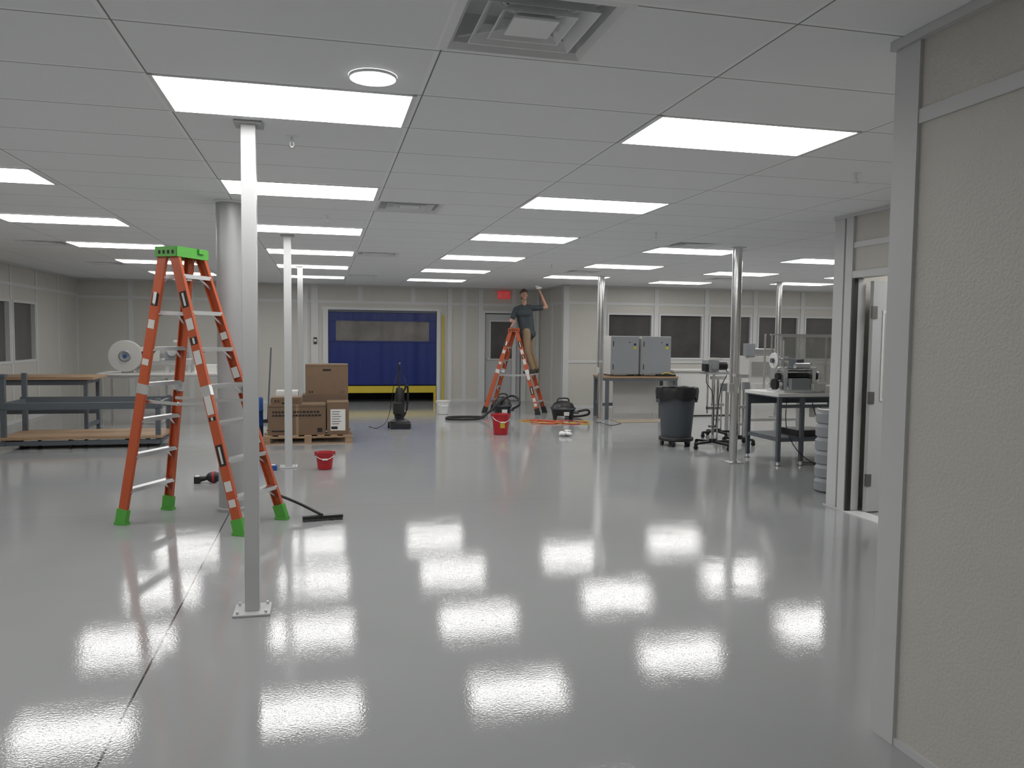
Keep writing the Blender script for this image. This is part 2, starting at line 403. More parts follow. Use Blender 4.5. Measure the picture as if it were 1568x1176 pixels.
# doors
b=MB(); y1=6.20; b.bx(4.80,5.69,y1-.045,y1,.01,2.10,'doorpaint')
b.bx(4.90,5.13,y1-.052,y1-.044,1.02,1.84,'trim'); b.bx(4.925,5.105,y1-.056,y1-.050,1.045,1.815,'wall')
for z in(.30,1.05,1.82): b.cyl((4.797,6.165,z-.055),(4.797,6.165,z+.055),.012,'hinge',n=10); b.bx(4.786,4.84,6.145,6.154,z-.055,z+.055,'hinge')
b.bx(5.57,5.65,y1-.1,y1-.045,.98,1.02,'alu')
b.obj('door_1')
b=MB(); b.bx(DX0+.02,DX1-.02,YB+.03,YB+.075,.01,2.10,'doorpaint'); b.bx(DX0+.12,DX1-.12,YB+.02,YB+.03,1.0,1.95,'trim'); b.bx(DX0+.15,DX1-.15,YB+.014,YB+.02,1.03,1.92,'glassdark')
b.bx(DX0+.06,DX0+.11,YB-.03,YB+.03,1.0,1.04,'alu'); b.obj('door_2')

# exit sign
b=MB(); b.bx(4.08,4.38,YB-.06,YB-.031,2.47,2.65,'redsign')
for k_,x in enumerate((4.12,4.185,4.25,4.30)):
    b.bx(x,x+.012,YB-.066,YB-.06,2.51,2.61,'paper')
    if k_==0:
        for z in(2.51,2.555,2.6): b.bx(x,x+.04,YB-.067,YB-.06,z,z+.01,'paper')
    if k_==3: b.bx(x-.02,x+.035,YB-.067,YB-.06,2.6,2.61,'paper')
b.obj('exit_sign')

# blue curtain
b=MB(); n=60; x0,x1=.13,2.61
for (za,zb,k_) in((.40,1.42,'blue'),(1.42,1.90,'v'),(1.90,2.14,'blue')):
    for i in range(n):
        xa=x0+(x1-x0)*i/n; xb=x0+(x1-x0)*(i+1)/n
        f=lambda x:YB+.05+.012*math.sin(x*9)+.006*math.sin(x*23+1)
        kk=('vinylclear' if .28<(xa+xb)/2<2.46 else 'blue') if k_=='v' else k_
        b.quad((xa,f(xa),za),(xb,f(xb),za),(xb,f(xb),zb),(xa,f(xa),zb),kk)
b.bx(.13,2.61,YB+.01,YB+.026,2.09,2.13,'darksteel')
b.bx(.13,2.61,YB+.028,YB+.034,1.40,1.43,'blue'); b.bx(.13,2.61,YB+.028,YB+.034,1.89,1.92,'blue')
b.obj('blue_vinyl_curtain')
b=MB(); b.bx(.3,2.61,YB-.01,YB+.02,.22,.38,'yellow'); b.bx(2.74,2.79,YB-.05,YB-.037,0,2.05,'yellow')
b.bx(.3,.36,YB-.008,YB+.018,0,.22,'yellow'); b.bx(2.55,2.61,YB-.008,YB+.018,0,.22,'yellow'); b.obj('yellow_dock_barrier')

# ------------------------------------------------------------ columns
def sq_post(name,x,y,w,mt='post',plate=.2,rz=0):
    b=MB(); b.box((x,y,H/2),(w,w,H-.028),mt,rz)
    b.box((x,y,.007),(plate,plate,.013),mt,rz)
    for sx in(-1,1):
        for sy in(-1,1): b.cyl((x+sx*plate*.38,y+sy*plate*.38,.013),(x+sx*plate*.38,y+sy*plate*.38,.03),.009,'alu',n=6)
    b.box((x,y,H-.008),(w+.07,w+.07,.012),mt,rz)
    b.obj(name,.003)
sq_post('support_post',-.39,4.60,.078)
sq_post('support_post',-.396,9.60,.085)
sq_post('support_post',-.37,13.9,.085)
b=MB(); b.cyl((-.79,7.32,0),(-.79,7.32,H),.108,'roundcol',n=48); b.lathe([(.108,0),(.118,0),(.118,.03),(.108,.035)],(-.79,7.32,0),'roundcol',n=48); b.lathe([(.108,H-.02),(.13,H-.02),(.13,H-.001)],(-.79,7.32,0),'ventw',n=48); b.obj('round_column')
def pipe_post(x,y,r):
    b=MB(); b.cyl((x,y,0),(x,y,H),r,'chrome',n=28); b.box((x,y,.007),(.2,.2,.013),'alu'); b.box((x,y,H-.006),(.14,.14,.011),'alu')
    b.cyl((x-r-.02,y-.01,.9),(x-r-.02,y-.01,H),.012,'alu',n=10); b.box((x-r-.02,y-.02,.95),(.06,.05,.11),'cablight')
    b.cyl((x,y,1.1),(x,y,1.13),r+.008,'alu',n=24)
    b.obj('stainless_utility_post')
pipe_post(5.06,9.02,.052); pipe_post(5.1,14.1,.05); pipe_post(8.9,14.2,.05)

# ------------------------------------------------------------ stepladder
def ladder(name,A,B,C,D,Ht,cap,foot,sp,hw,tu,labels=True,dT=(0,0)):
    A,B,C,D=[V(p[0],p[1],0) for p in(A,B,C,D)]
    T=(A+B+C+D)/4+V(dT[0],dT[1],0); u=((B-A)+(D-C)).normalized(); w=V(-u.y,u.x,0)
    b=MB(); zt=Ht-.05
    tops={}
    for nm,ft,su,sw in(('A',A,-1,-1),('B',B,1,-1),('C',C,-1,1),('D',D,1,1)):
        tp=T+u*su*tu+w*sw*hw; tp.z=zt; bt=ft.copy(); bt.z=.03
        tops[nm]=(bt,tp)
        b.beam(bt,tp,.078,.007,'orange',u,(0,sw*.012))
        for q in(-1,1): b.beam(bt,tp,.007,.03,'orange',u,(q*.036,0))
        a=(tp-bt).normalized()
        b.beam(bt-a*.025,bt+a*.10,.098,.045,foot,u); b.box((bt.x,bt.y,.012),(.11,.06,.022),foot,math.atan2(u.y,u.x))
        for t in(.5,): b.beam(bt+(tp-bt)*t-a*.04,bt+(tp-bt)*t+a*.04,.084,.036,'alu',u)
    def at(nm,z):
        p,q=tops[nm]; return p+(q-p)*((z-p.z)/(q.z-p.z))
    z=sp; n=0
    while z<Ht-.12:
        for (p,q,dep) in(('B','D',.085),('A','C',.07)):
            P,Q=at(p,z),at(q,z)
            b.beam(P,Q,dep,.006,'alu',u,(0,0)); 
            for s_ in(-1,1): b.beam(P+V(0,0,-.014),Q+V(0,0,-.014),.005,.03,'alu',u,(s_*dep/2,0))
            for e,s_ in((P,1),(Q,-1)):
                e2=e+(Q-P).normalized()*s_*.10; b.beam(e2+V(0,0,-.01),at(p if s_==1 else q,z-.10),.02,.004,'alu',u)
        z+=sp; n+=1
    zs=Ht*.45
    for p,q,sw in(('A','B',1),('C','D',-1)):
        P,Q=at(p,zs)+w*sw*.03,at(q,zs)+w*sw*.03; m_=(P+Q)/2+V(0,0,-.012)
        b.beam(P,m_,.025,.005,'alu',V(0,0,1)); b.beam(m_,Q,.025,.005,'alu',V(0,0,1)); b.cyl(m_-w*.01,m_+w*.01,.015,'alu',n=10)
    R=Matrix((u,w,V(0,0,1))).transposed()
    def cb(cu,cw,cz,du,dw,dz,k): 
        c=T+u*cu+w*cw; b.box((c.x,c.y,cz),(du,dw,dz),k,R=R)
    W=tu*2+.11; Lw=hw*2+.07
    cb(0,0,Ht-.012,W,Lw,.024,cap)
    for s_ in(-1,1): cb(s_*(W/2-.006),0,Ht-.046,.013,Lw+.001,.07,cap); cb(0,s_*(Lw/2-.006),Ht-.045,W-.002,.013,.07,cap)
    for s_ in(-1,1): cb(s_*(W/2+.010),s_*hw*.55,Ht-.02,.02,.07,.038,cap)
    cb(0,0,Ht+.001,W*.5,Lw*.5,.004,'black' if cap=='green' else cap)
    for k_ in range(4): cb(-W*.3+k_*W*.2,-Lw/2-.001,Ht-.045,W*.09,.004,.028,'print')
    b.beam(at('A',Ht*.80),at('A',Ht*.84),.03,.05,'alu',u)
    if labels:
        for nm,t,ln,k_ in(('B',.83,.13,'print'),('B',.74,.09,'label'),('B',.68,.06,'print'),('B',.62,.11,'label'),('B',.46,.2,'label'),('B',.40,.03,'print'),('B',.27,.17,'print'),('B',.16,.08,'label'),('B',.10,.06,'label'),
                      ('A',.83,.1,'print'),('A',.74,.07,'label'),('A',.6,.05,'label'),('D',.7,.06,'label'),('D',.56,.09,'label'),('C',.5,.06,'label'),('D',.3,.06,'label')):
            bt,tp=tops[nm]; L=(tp-bt).length; a=(tp-bt)/L; c=bt+(tp-bt)*t
            sg=-1 if (a.cross((u-a*u.dot(a)).normalized())).dot(w)>0 else 1
            b.beam(c-a*ln/2,c+a*ln/2,.06,.002,k_,u,(0,.0165*sg))
            if k_=='print': b.beam(c-a*ln*.4,c+a*ln*.4,.018,.003,'label',u,(0,.0175*sg))
    return b.obj(name,.0)
ladder('stepladder',(-1.60,6.93),(-.63,6.38),(-1.34,7.45),(-.34,6.88),2.25,'green','green',.29,.155,.05,dT=(-.13,0))
ladder('stepladder',(3.22,15.80),(4.20,15.25),(3.48,16.22),(4.46,15.67),1.74,'redcap','rubber',.27,.13,.06)

# ------------------------------------------------------------ left benches
def leg(b,x,y,z0,z1,k='darksteel',w=.05): b.bx(x-w/2,x+w/2,y-w/2,y+w/2,z0,z1,k)
b=MB() # wood top workbench
x0,x1,y0,y1=-5.0,-3.3,12.75,13.55
b.bx(x0,x1,y0,y1,.86,.905,'wood')
for x in(x0+.12,x1-.12):
    for y in(y0+.08,y1-.08): leg(b,x,y,.0,.86); b.box((x,y,.006),(.09,.09,.012),'darksteel')
    b.bx(x-.03,x+.03,y0+.05,y1-.05,.80,.86,'darksteel'); b.bx(x-.02,x+.02,y0+.1,y1-.1,.14,.2,'darksteel')
b.bx(x0+.1,x1-.1,y1-.12,y1-.06,.30,.40,'darksteel'); b.bx(x0+.1,x1-.1,y0+.06,y0+.1,.78,.86,'darksteel')
b.obj('wood_top_workbench',.003)
b=MB() # rolling frame with plywood shelf
x0,x1,y0,y1=-4.15,-2.14,11.55,12.45
b.bx(x0,x1,y0,y1,.13,.165,'wood')
for x in(x0+.06,x1-.06):
    for y in(y0+.06,y1-.06): leg(b,x,y,.05,.66 if x>x0+.1 else .98,w=.06)
    b.bx(x-.028,x+.028,y0+.001,y1-.001,.052,.10,'darksteel'); b.bx(x-.025,x+.025,y0+.001,y1-.001,.55,.618,'darksteel')
b.bx(x0,x1,y0+.02,y0+.06,.53,.62,'darksteel'); b.bx(x0,x1,y1-.06,y1-.02,.50,.64,'darksteel'); b.bx(x0,x1,y0+.3,y0+.34,.56,.6,'darksteel')
b.bx(x0,x1,y0+.02,y0+.06,.054,.11,'darksteel'); b.bx(x0,x1,y1-.06,y1-.02,.054,.11,'darksteel')
for x in(x0+.25,-3.3,-2.6,x1-.2):
    for y in(y0+.1,y1-.1):
        b.cyl((x-.015,y,.035),(x+.015,y,.035),.035,'rubber',n=16); b.box((x,y,.085),(.05,.05,.07),'darksteel')
b.bx(x0+.01,x0+.11,y0,y0+.1,.96,1.0,'darksteel')
b.obj('steel_bench_frame',.0)
b=MB(); x0,x1,y0,y1=-3.65,-1.7,14.3,15.1
b.bx(x0,x1,y0,y1,.85,.885,'white')
for x in(x0+.06,x0+.95,x1-.06):
    for y in(y0+.06,y1-.06): leg(b,x,y,0.0,.85,'alu',.045)
b.bx(x0,x1,y0+.04,y0+.079,.3,.35,'alu'); b.bx(x0,x1,y1-.08,y1-.04,.3,.35,'alu'); b.bx(x0,x1,y0+.04,y0+.079,.80,.849,'alu')
b.obj('white_assembly_table')
b=MB(); c=(-3.22,14.38,1.17)
for yy in(-.03,.06): b.lathe([(.05,yy),(.26,yy),(.265,yy+.004),(.26,yy+.008),(.05,yy+.008)],c,'cablight',n=48,axis='Y')
b.lathe([(0,-.03),(.08,-.05),(.10,-.03),(.10,.07)],c,'cabgrey',n=32,axis='Y'); b.lathe([(.17,-.02),(.17,.06)],c,'label',n=48,axis='Y')
b.lathe([(0,-.052),(.03,-.052),(.03,-.03)],c,'bluep',n=20,axis='Y')
b.bx(-3.3,-3.14,14.46,14.6,.886,1.3,'alu'); b.bx(-3.14,-2.2,14.5,14.8,1.02,1.12,'alu')
b.bx(-3.0,-2.7,14.45,14.9,1.08,1.32,'cablight'); b.bx(-2.62,-2.3,14.45,14.85,1.1,1.24,'cabgrey'); b.cyl((-2.5,14.4,1.24),(-2.5,14.7,1.24),.07,'alu',n=20)
for x in(-3.05,-2.6,-2.25): b.bx(x-.03,x+.03,14.55,14.75,.886,1.05,'alu')
b.bx(-2.15,-1.8,14.5,14.8,.886,1.02,'white'); b.cyl((-2.95,14.44,1.2),(-2.95,14.40,1.2),.05,'black',n=20)
b.cyl((-2.4,14.6,1.24),(-2.4,14.6,1.42),.012,'chrome',n=8); b.bx(-2.5,-2.3,14.57,14.63,1.40,1.44,'alu')
b.obj('reel_winding_machine',.003)
b=MB(); b.bx(-3.0,-2.7,14.6,14.9,0,.28,'white'); b.bx(-2.98,-2.72,14.59,14.6,.05,.22,'label'); b.obj('storage_tote',.01)

# ------------------------------------------------------------ pallet and boxes
def pallet(x0,x1,y0,y1):
    b=MB()
    for i in range(7):
        x=x0+(x1-x0)*(i+.5)/7; b.bx(x-.05,x+.05,y0,y1,.103,.12,'wood')
    for y in(y0+.047,(y0+y1)/2,y1-.047): b.bx(x0,x1,y-.045,y+.045,.086,.103,'wood')
    for x in(x0+.06,(x0+x1)/2,x1-.06):
        for y in(y0+.05,(y0+y1)/2,y1-.05): b.bx(x-.05,x+.05,y-.043,y+.043,.017,.086,'wood')
    for y in(y0+.05,(y0+y1)/2,y1-.05): b.bx(x0,x1,y-.045,y+.045,0,.017,'wood')
    b.obj('wooden_pallet')
pallet(-.84,.42,11.58,12.62)
def carton(name,x0,x1,y0,y1,z0,z1,k='card',deco=0):
    b=MB(); b.bx(x0,x1,y0,y1,z0,z1,k)
    m_=(y0+y1)/2; b.bx(x0-.001,x1+.001,m_-.03,m_+.03,z1-.06,z1+.001,'tape')
    b.bx(x0,x1,m_-.003,m_+.003,z1,z1+.0015,'print'); w=x1-x0; h=z1-z0; yf=y0-.001
    if deco==1:
        b.bx((x0+x1)/2-.02,(x0+x1)/2+.02,yf-.001,yf,z0,z1,'tape')
        for r_,z in enumerate((z1-.12,z1-.17)):
            x=x0+.06
            while x<x1-.1:
                l=random.uniform(.02,.045); b.bx(x,x+l,yf-.002,yf,z,z+.028,'print'); x+=l+.012
        b.bx(x0+.05,x0+.25,yf-.002,yf,z0+.05,z0+.07,'print'); b.bx(x1-.12,x1-.05,yf-.002,yf,z0+.04,z0+.1,'print')
        b.bx(x0,x1,yf-.0015,yf,z1-.035,z1-.03,'print')
    if deco==2:
        b.bx(x0+.05,x1-.05,yf-.002,yf,z0+.06,z1-.1,'paper')
        for i in range(6): b.bx(x0+.07,x1-.09-random.random()*.05,yf-.003,yf,z1-.14-i*.035,z1-.132-i*.035,'print')
        b.bx(x0+.06,x1-.16,yf-.003,yf,z0+.08,z0+.12,'print')
    if deco==3:
        b.bx((x0+x1)/2-.06,(x0+x1)/2+.06,yf-.002,yf,z1-.1,z1-.07,'print')
        for x in(x0+.05,x0+.09): b.bx(x,x+.02,yf-.002,yf,z0+.03,z0+.06,'print')
        b.bx(x1-.13,x1-.05,yf-.002,yf,z0+.03,z0+.06,'card2'); b.bx(x0,x1,yf-.001,yf,z1-.03,z1-.026,'card2')
    b.obj(name,.003)
carton('cardboard_box',-.76,.04,11.66,12.14,.121,.56,'card',1)
carton('cardboard_box',.055,.365,11.64,12.12,.121,.59,'card',2)
carton('cardboard_box',-.30,.37,12.16,12.6,.121,.66,'card2',0)
carton('cardboard_box',-.255,.37,12.16,12.58,.6615,1.12,'card',3)
carton('cardboard_box',-.76,-.32,12.16,12.6,.121,.60,'card2',0)
carton('cardboard_box',-.72,-.3,11.72,12.05,.5615,.66,'card',3)
b=MB(); b.bx(-.68,-.36,12.2,12.5,.6025,.72,'white'); b.bx(-.66,-.38,12.195,12.2,.63,.70,'label'); b.obj('white_carton',.01)
b=MB(); b.lathe([(0,0),(.17,0),(.18,.02),(.18,.2),(.187,.21),(.18,.22),(.18,.42),(.187,.43),(.18,.44),(.18,.6),(.17,.62),(0,.62)],(-1.05,12.3,0),'bluep',n=32); b.obj('blue_drum')

# ------------------------------------------------------------ upright vacuum
b=MB(); x,y=1.26,13.4
b.lathe([(0,.03),(.15,.03),(.165,.06),(.15,.12),(.08,.16),(0,.17)],(x,y-.04,0),'black',n=24,sx=1.05,sy=.9)
b.bx(x-.17,x+.17,y-.24,y-.06,.02,.09,'black')
for s_ in(-1,1): b.cyl((x+s_*.15,y+.05,.05),(x+s_*.19,y+.05,.05),.05,'rubber',n=18)
b.lathe([(0,.12),(.07,.12),(.085,.2),(.085,.48),(.07,.6),(.05,.68),(0,.70)],(x,y+.02,0),'black',n=24)
b.lathe([(.06,.22),(.088,.24),(.09,.42),(.06,.45)],(x-.02,y-.01,0),'rubber',n=24)
b.tube([(x,y+.03,.65),(x,y+.05,.85),(x,y+.06,1.02),(x,y+.02,1.10),(x,y-.03,1.06),(x,y-.02,.98)],.014,'black')
b.tube([(x+.06,y,.6),(x+.13,y,.72),(x+.14,y,.5),(x+.12,y,.3),(x+.05,y,.16)],.018,'black',n=10)
b.tube([(x-.03,y+.05,.9),(x-.10,y,.7),(x-.14,y,.4),(x-.22,y-.05,.12),(x-.38,y-.1,.012),(x-.5,y+.2,.01)],.006,'black',n=6)
b.tube([(x+.02,y+.05,.95),(x+.10,y,.8),(x+.07,y-.05,.6),(x+.09,y-.05,.4)],.006,'black',n=6)
b.obj('upright_vacuum')

# ------------------------------------------------------------ buckets
def bucket(name,x,y,r,h,k,hk='alu',logo=None,band=None):
    b=MB(); rb=r*.78
    b.lathe([(0,.006),(rb-.01,.0),(rb,.006),(r*.97,h*.9),(r,h*.9),(r*1.03,h*.92),(r*1.04,h),(r*1.0,h),(r*.94,h*.9),(rb-.012,.02),(0,.02)],(x,y,0),k,n=32)
    b.tube([(x-r*1.04,y,h*.93),(x-r*.8,y-r*.75,h*.75),(x,y-r*1.15,h*.62),(x+r*.8,y-r*.75,h*.75),(x+r*1.04,y,h*.93)],.004,hk,n=6)
    b.cyl((x-r*.3,y-r*1.1,h*.63),(x+r*.3,y-r*1.1,h*.63),.01,'white' if k!='white' else 'alu',n=8)
    for s_ in(-1,1): b.box((x+s_*r*1.03,y,h*.92),(.02,.04,.05),k)
    if logo: b.box((x,y-r*.90,h*.5),(r*.5,.012,h*.3),logo,R=Matrix.Rotation(-.12,3,'X'))
    b.obj(name)
bucket('red_bucket',.02,9.40,.105,.20,'red')
bucket('red_bucket',2.77,12.28,.145,.33,'red',logo='yellow')
bucket('white_bucket',2.34,15.65,.13,.27,'white')
b=MB(); b.box((-.56,9.40,.03),(.09,.07,.06),'bluep'); b.box((-.56,9.40,.062),(.05,.04,.01),'white'); b.obj('blue_tape_roll_pack',.008)

# cordless tool on floor
b=MB(); x,y=-1.17,8.72
b.ell((x+.05,y,.06),(.075,.06,.06),'black'); b.lathe([(.061,-.01),(.063,0),(.061,.01)],(x+.05,y,.06),'red',n=20,axis='X'); b.cyl((x-.02,y,.05),(x-.09,y,.04),.022,'black',n=14,r1=.03); b.bx(x-.14,x-.08,y-.035,y+.035,0,.07,'black'); b.bx(x-.13,x-.09,y-.037,y+.037,.07,.078,'label')
b.obj('cordless_power_tool')

# push broom
b=MB()
hd0,hd1=V(-.17,6.76,.03),V(.16,6.80,.03)
b.beam(hd0,hd1,.05,.025,'black',V(0,1,0),(0,0))
for i in range(26):
    p=hd0.lerp(hd1,(i+.5)/26)
    b.box((p.x,p.y+random.uniform(-.01,.01),.011),(.009,.06,.022),'black')
b.tube([(-.01,6.78,.045),(-.22,6.97,.12),(-.42,7.15,.17)],.013,'black')
b.obj('floor_broom')

b=MB(); b.cyl((-.95,14.5,.05),(-.9,14.75,1.32),.014,'bin',n=10); b.box((-.95,14.5,.035),(.3,.06,.05),'black'); b.box((-.95,14.5,.012),(.28,.08,.024),'rubber'); b.obj('long_handled_broom')

# shop vacs, hose, cords
def shopvac(x,y,r,h,k='black',hose=None):
    b=MB(); b.lathe([(0,.08),(r*.8,.08),(r*.9,.10),(r,h*.55),(r*1.05,h*.57),(r*1.05,h*.62),(r*.95,h*.66),(r*.8,h*.85),(r*.45,h*.97),(0,h)],(x,y,0),k,n=32)
    b.lathe([(r*1.055,h*.56),(r*1.07,h*.59),(r*1.055,h*.63)],(x,y,0),'bin',n=32)
    b.tube([(x-r*.5,y,h*.88),(x-r*.4,y,h*1.1),(x+r*.4,y,h*1.1),(x+r*.5,y,h*.88)],.014,'black',n=8)
    for q in range(4):
        a=q*math.pi/2+.6; px,py=x+math.cos(a)*r*.95,y+math.sin(a)*r*.95
        b.cyl((px-.012,py,.03),(px+.012,py,.03),.03,'rubber',n=14); b.box((px,py,.075),(.05,.05,.05),k)
    b.cyl((x+r*.7,y-r*.7,h*.42),(x+r*1.0,y-r*1.0,h*.42),.03,'bin',n=14)
    b.box((x,y-r*1.0,h*.35),(.1,.02,.07),'label')
    if hose: b.tube(hose,.022,'rubber',n=10)
    b.obj('shop_vacuum')
shopvac(3.35,14.7,.17,.42,'black',[(3.5,14.5,.2),(3.60,14.4,.28),(3.62,14.55,.38),(3.52,14.7,.43),(3.3,14.55,.36),(3.05,14.5,.15),(2.85,14.45,.03),(2.5,14.4,.024),(2.25,14.55,.024),(2.35,14.8,.024),(2.7,14.85,.024),(3.0,14.75,.024)])
shopvac(4.45,14.35,.23,.36,'black',[(4.65,14.15,.16),(4.85,14.1,.2),(4.95,14.3,.1),(4.85,14.6,.03),(4.6,14.7,.024)])
def cord(name,k,pts,r=.007): b=MB(); b.tube([(p[0],p[1],r+(.012 if i%3==1 else 0)) for i,p in enumerate(pts)],r,k,n=6,sm=6); b.obj(name)
cord('extension_cord','cordo',[(3.6,14.2),(3.9,14.1),(4.2,13.9),(4.0,13.55),(3.7,13.8),(3.85,14.05),(4.3,13.95),(4.15,13.6),(3.8,13.65)],.011)
cord('extension_cord','cordy',[(3.55,14.2),(3.8,13.75),(4.3,13.6),(4.65,13.95),(4.75,13.7),(4.6,13.45),(4.2,13.8)],.009)
cord('extension_cord','red',[(3.75,14.2),(4.05,13.8),(4.35,13.45),(4.7,13.7),(4.3,14.0)],.01)
cord('power_cord','black',[(4.9,13.75),(4.92,13.5),(5.0,13.2),(5.3,13.5)],.006)
b=MB()
for i in range(7): b.ell((3.74+random.uniform(-.06,.06),11.9+random.uniform(-.05,.05),.035+random.uniform(-.005,.02)),(.05,.04,.03),'paper',8,5)
o=b.obj('crumpled_paper_wipe'); o.location.z=0
b=MB()
for i in range(4): b.ell((3.93+random.uniform(-.03,.03),12.4+random.uniform(-.03,.03),.02),(.03,.03,.02),'paper',8,5)
b.obj('crumpled_paper_wipe').location.z=0

# ------------------------------------------------------------ table with two enclosures
b=MB(); x0,x1,y0,y1=5.25,6.75,14.2,14.95
b.bx(x0,x1,y0,y1,.79,.825,'wood'); b.bx(x0+.01,x1-.01,y0+.01,y1-.01,.74,.79,'darksteel')
for x in(x0+.045,x1-.045):
    for y in(y0+.045,y1-.045): leg(b,x,y,0,.76,w=.06)
    b.bx(x-.02,x+.02,y0+.02,y1-.02,.25,.30,'darksteel')
b.bx(x0+.02,x1-.02,y1-.06,y1-.02,.2,.26,'darksteel')
b.bx(x0+.4,x1-.12,y1-.10,y1-.07,.05,.74,'white'); b.obj('equipment_workbench')
def enclosure(x0,x1,y0,y1,z0,z1):
    b=MB(); b.bx(x0,x1,y0+.02,y1,z0,z1,'cablight'); b.bx(x0+.006,x1-.006,y0,y0+.02,z0+.01,z1-.01,'cabgrey')
    b.bx(x0+.04,x0+.055,y0-.008,y0,z0+.1,z0+.2,'black'); b.bx(x0+.04,x0+.055,y0-.008,y0,z1-.2,z1-.1,'black')
    b.cyl((x1-.09,y0-.012,z1-.16),(x1-.09,y0,z1-.16),.022,'black',n=16); b.bx(x1-.12,x1-.06,y0-.004,y0,z1-.25,z1-.2,'yellow')
    b.cyl((x1-.2,y0-.006,z1-.12),(x1-.2,y0,z1-.12),.012,'black',n=12)
    for x in(x0+.05,x1-.05): b.bx(x-.03,x+.03,y0+.05,y1-.05,z0-.03,z0,'darksteel')
    b.obj('electrical_enclosure',.004)
enclosure(5.38,5.96,14.3,14.8,.857,1.60); enclosure(6.0,6.62,14.28,14.8,.857,1.60)
b=MB(); b.bx(6.3,6.7,14.22,14.27,.826,.86,'black'); b.tube([(6.4,14.24,.85),(6.5,14.22,.9),(6.65,14.22,.86)],.01,'yellow',n=6); b.obj('hand_tool_set')
b=MB(); b.bx(5.32,6.7,13.62,14.12,0,.012,'beige'); b.obj('anti_fatigue_mat',.004)
b=MB(); b.bx(6.85,8.35,14.6,15.3,.02,.9,'white'); b.bx(6.8,8.4,14.55,15.35,.9,.93,'cablight')
for x in (6.95,8.25): b.bx(x-.04,x+.04,14.58,14.6,.1,.8,'label')
b.bx(6.9,8.3,14.62,15.28,0,.02,'black')
b.obj('white_base_cabinet',.004)

# ------------------------------------------------------------ trash can
b=MB(); x,y=5.03,10.62
b.lathe([(0,.12),(.205,.12),(.215,.14),(.27,.80),(.285,.80),(.29,.84),(.27,.84),(.255,.8),(.2,.15),(0,.15)],(x,y,0),'bin',n=40)
n=60; vs=[];fs=[]
prof=[(.24,.55),(.262,.845),(.296,.858),(.303,.80),(.298,.72)]
for j,(r,z) in enumerate(prof):
    for i in range(n):
        a=2*math.pi*i/n; rr=r+.005*math.sin(i*1.7+j)+(.007*random.random() if j>1 else 0); zz=z-(.05*abs(math.sin(i*.29+1)) if j==4 else 0)+(.005*math.sin(i*1.1) if j in(1,2) else 0)
        vs.append((x+rr*math.cos(a),y+rr*math.sin(a),zz))
for j in range(4):
    for i in range(n): fs.append((j*n+i,j*n+(i+1)%n,(j+1)*n+(i+1)%n,(j+1)*n+i))
b.add(vs,fs,'black')
b.add([(x+.24*math.cos(2*math.pi*i/n),y+.24*math.sin(2*math.pi*i/n),.56) for i in range(n)],[tuple(range(n))],'black')
for s_ in(-1,1): b.box((x+s_*.275,y,.66),(.05,.12,.05),'bin')
b.lathe([(0,.08),(.24,.08),(.25,.09),(.25,.12),(.24,.135),(0,.12)],(x,y,0),'black',n=36)
for q in range(5):
    a=q*2*math.pi/5+.3; px,py=x+.2*math.cos(a),y+.2*math.sin(a); b.cyl((px-.014,py,.035),(px+.014,py,.035),.035,'rubber',n=14); b.box((px,py,.07),(.04,.05,.04),'bin')
b.obj('trash_can')

# ------------------------------------------------------------ rolling stands
def stand(name,x,y,h,sc=1.,head=True,rot=0.3):
    b=MB()
    for q in range(4):
        a=rot+q*math.pi/2; ex,ey=x+.32*sc*math.cos(a),y+.32*sc*math.sin(a)
        b.beam((x,y,.10),(ex,ey,.085),.04,.03,'black',V(-math.sin(a),math.cos(a),0))
        b.cyl((ex,ey-.012,.03),(ex,ey+.012,.03),.03,'rubber',n=14); b.box((ex,ey,.068),(.03,.045,.035),'black')
    b.cyl((x,y,.09),(x,y,.14),.05,'black',n=18); b.cyl((x,y,.1),(x,y,h),.02,'chrome',n=16)
    b.cyl((x+.09,y+.04,.1),(x+.09,y+.04,h-.1),.012,'chrome',n=10); b.cyl((x-.08,y+.03,.5),(x-.08,y+.03,h),.012,'chrome',n=10)
    b.box((x,y,h*.55),(.2,.06,.04),'alu')
    b.box((x,y,h*.3),(.12,.05,.03),'alu')
    if head:
        b.box((x,y,h+.02),(.34,.22,.03),'alu'); b.box((x-.06,y,h+.12),(.16,.2,.16),'cabgrey'); b.cyl((x+.04,y,h+.12),(x+.18,y,h+.12),.06,'black',n=20)
        b.box((x-.16,y-.04,h+.10),(.05,.12,.1),'black'); b.box((x-.02,y,h+.22),(.22,.16,.03),'cablight'); b.cyl((x-.06,y-.12,h+.12),(x-.06,y-.1,h+.12),.045,'chrome',n=18)
        b.tube([(x+.1,y-.05,h+.15),(x+.16,y-.08,h+.02),(x+.08,y-.06,h-.2),(x+.02,y-.04,.3)],.007,'black',n=6)
        b.tube([(x-.12,y-.05,h+.1),(x-.16,y-.08,h-.1),(x-.04,y-.06,h-.3),(x-.02,y-.04,.2)],.006,'black',n=6)
    else:
        b.box((x,y,h),(.26,.05,.05),'alu'); b.box((x+.1,y,h-.15),(.09,.08,.12),'cabgrey')
    b.obj(name)
stand('rolling_conveyor_stand',5.42,10.25,1.06)
stand('rolling_conveyor_stand',6.1,11.4,.95,.8,False,.1)
stand('rolling_conveyor_stand',6.0,10.55,1.02,.7,False,.7)

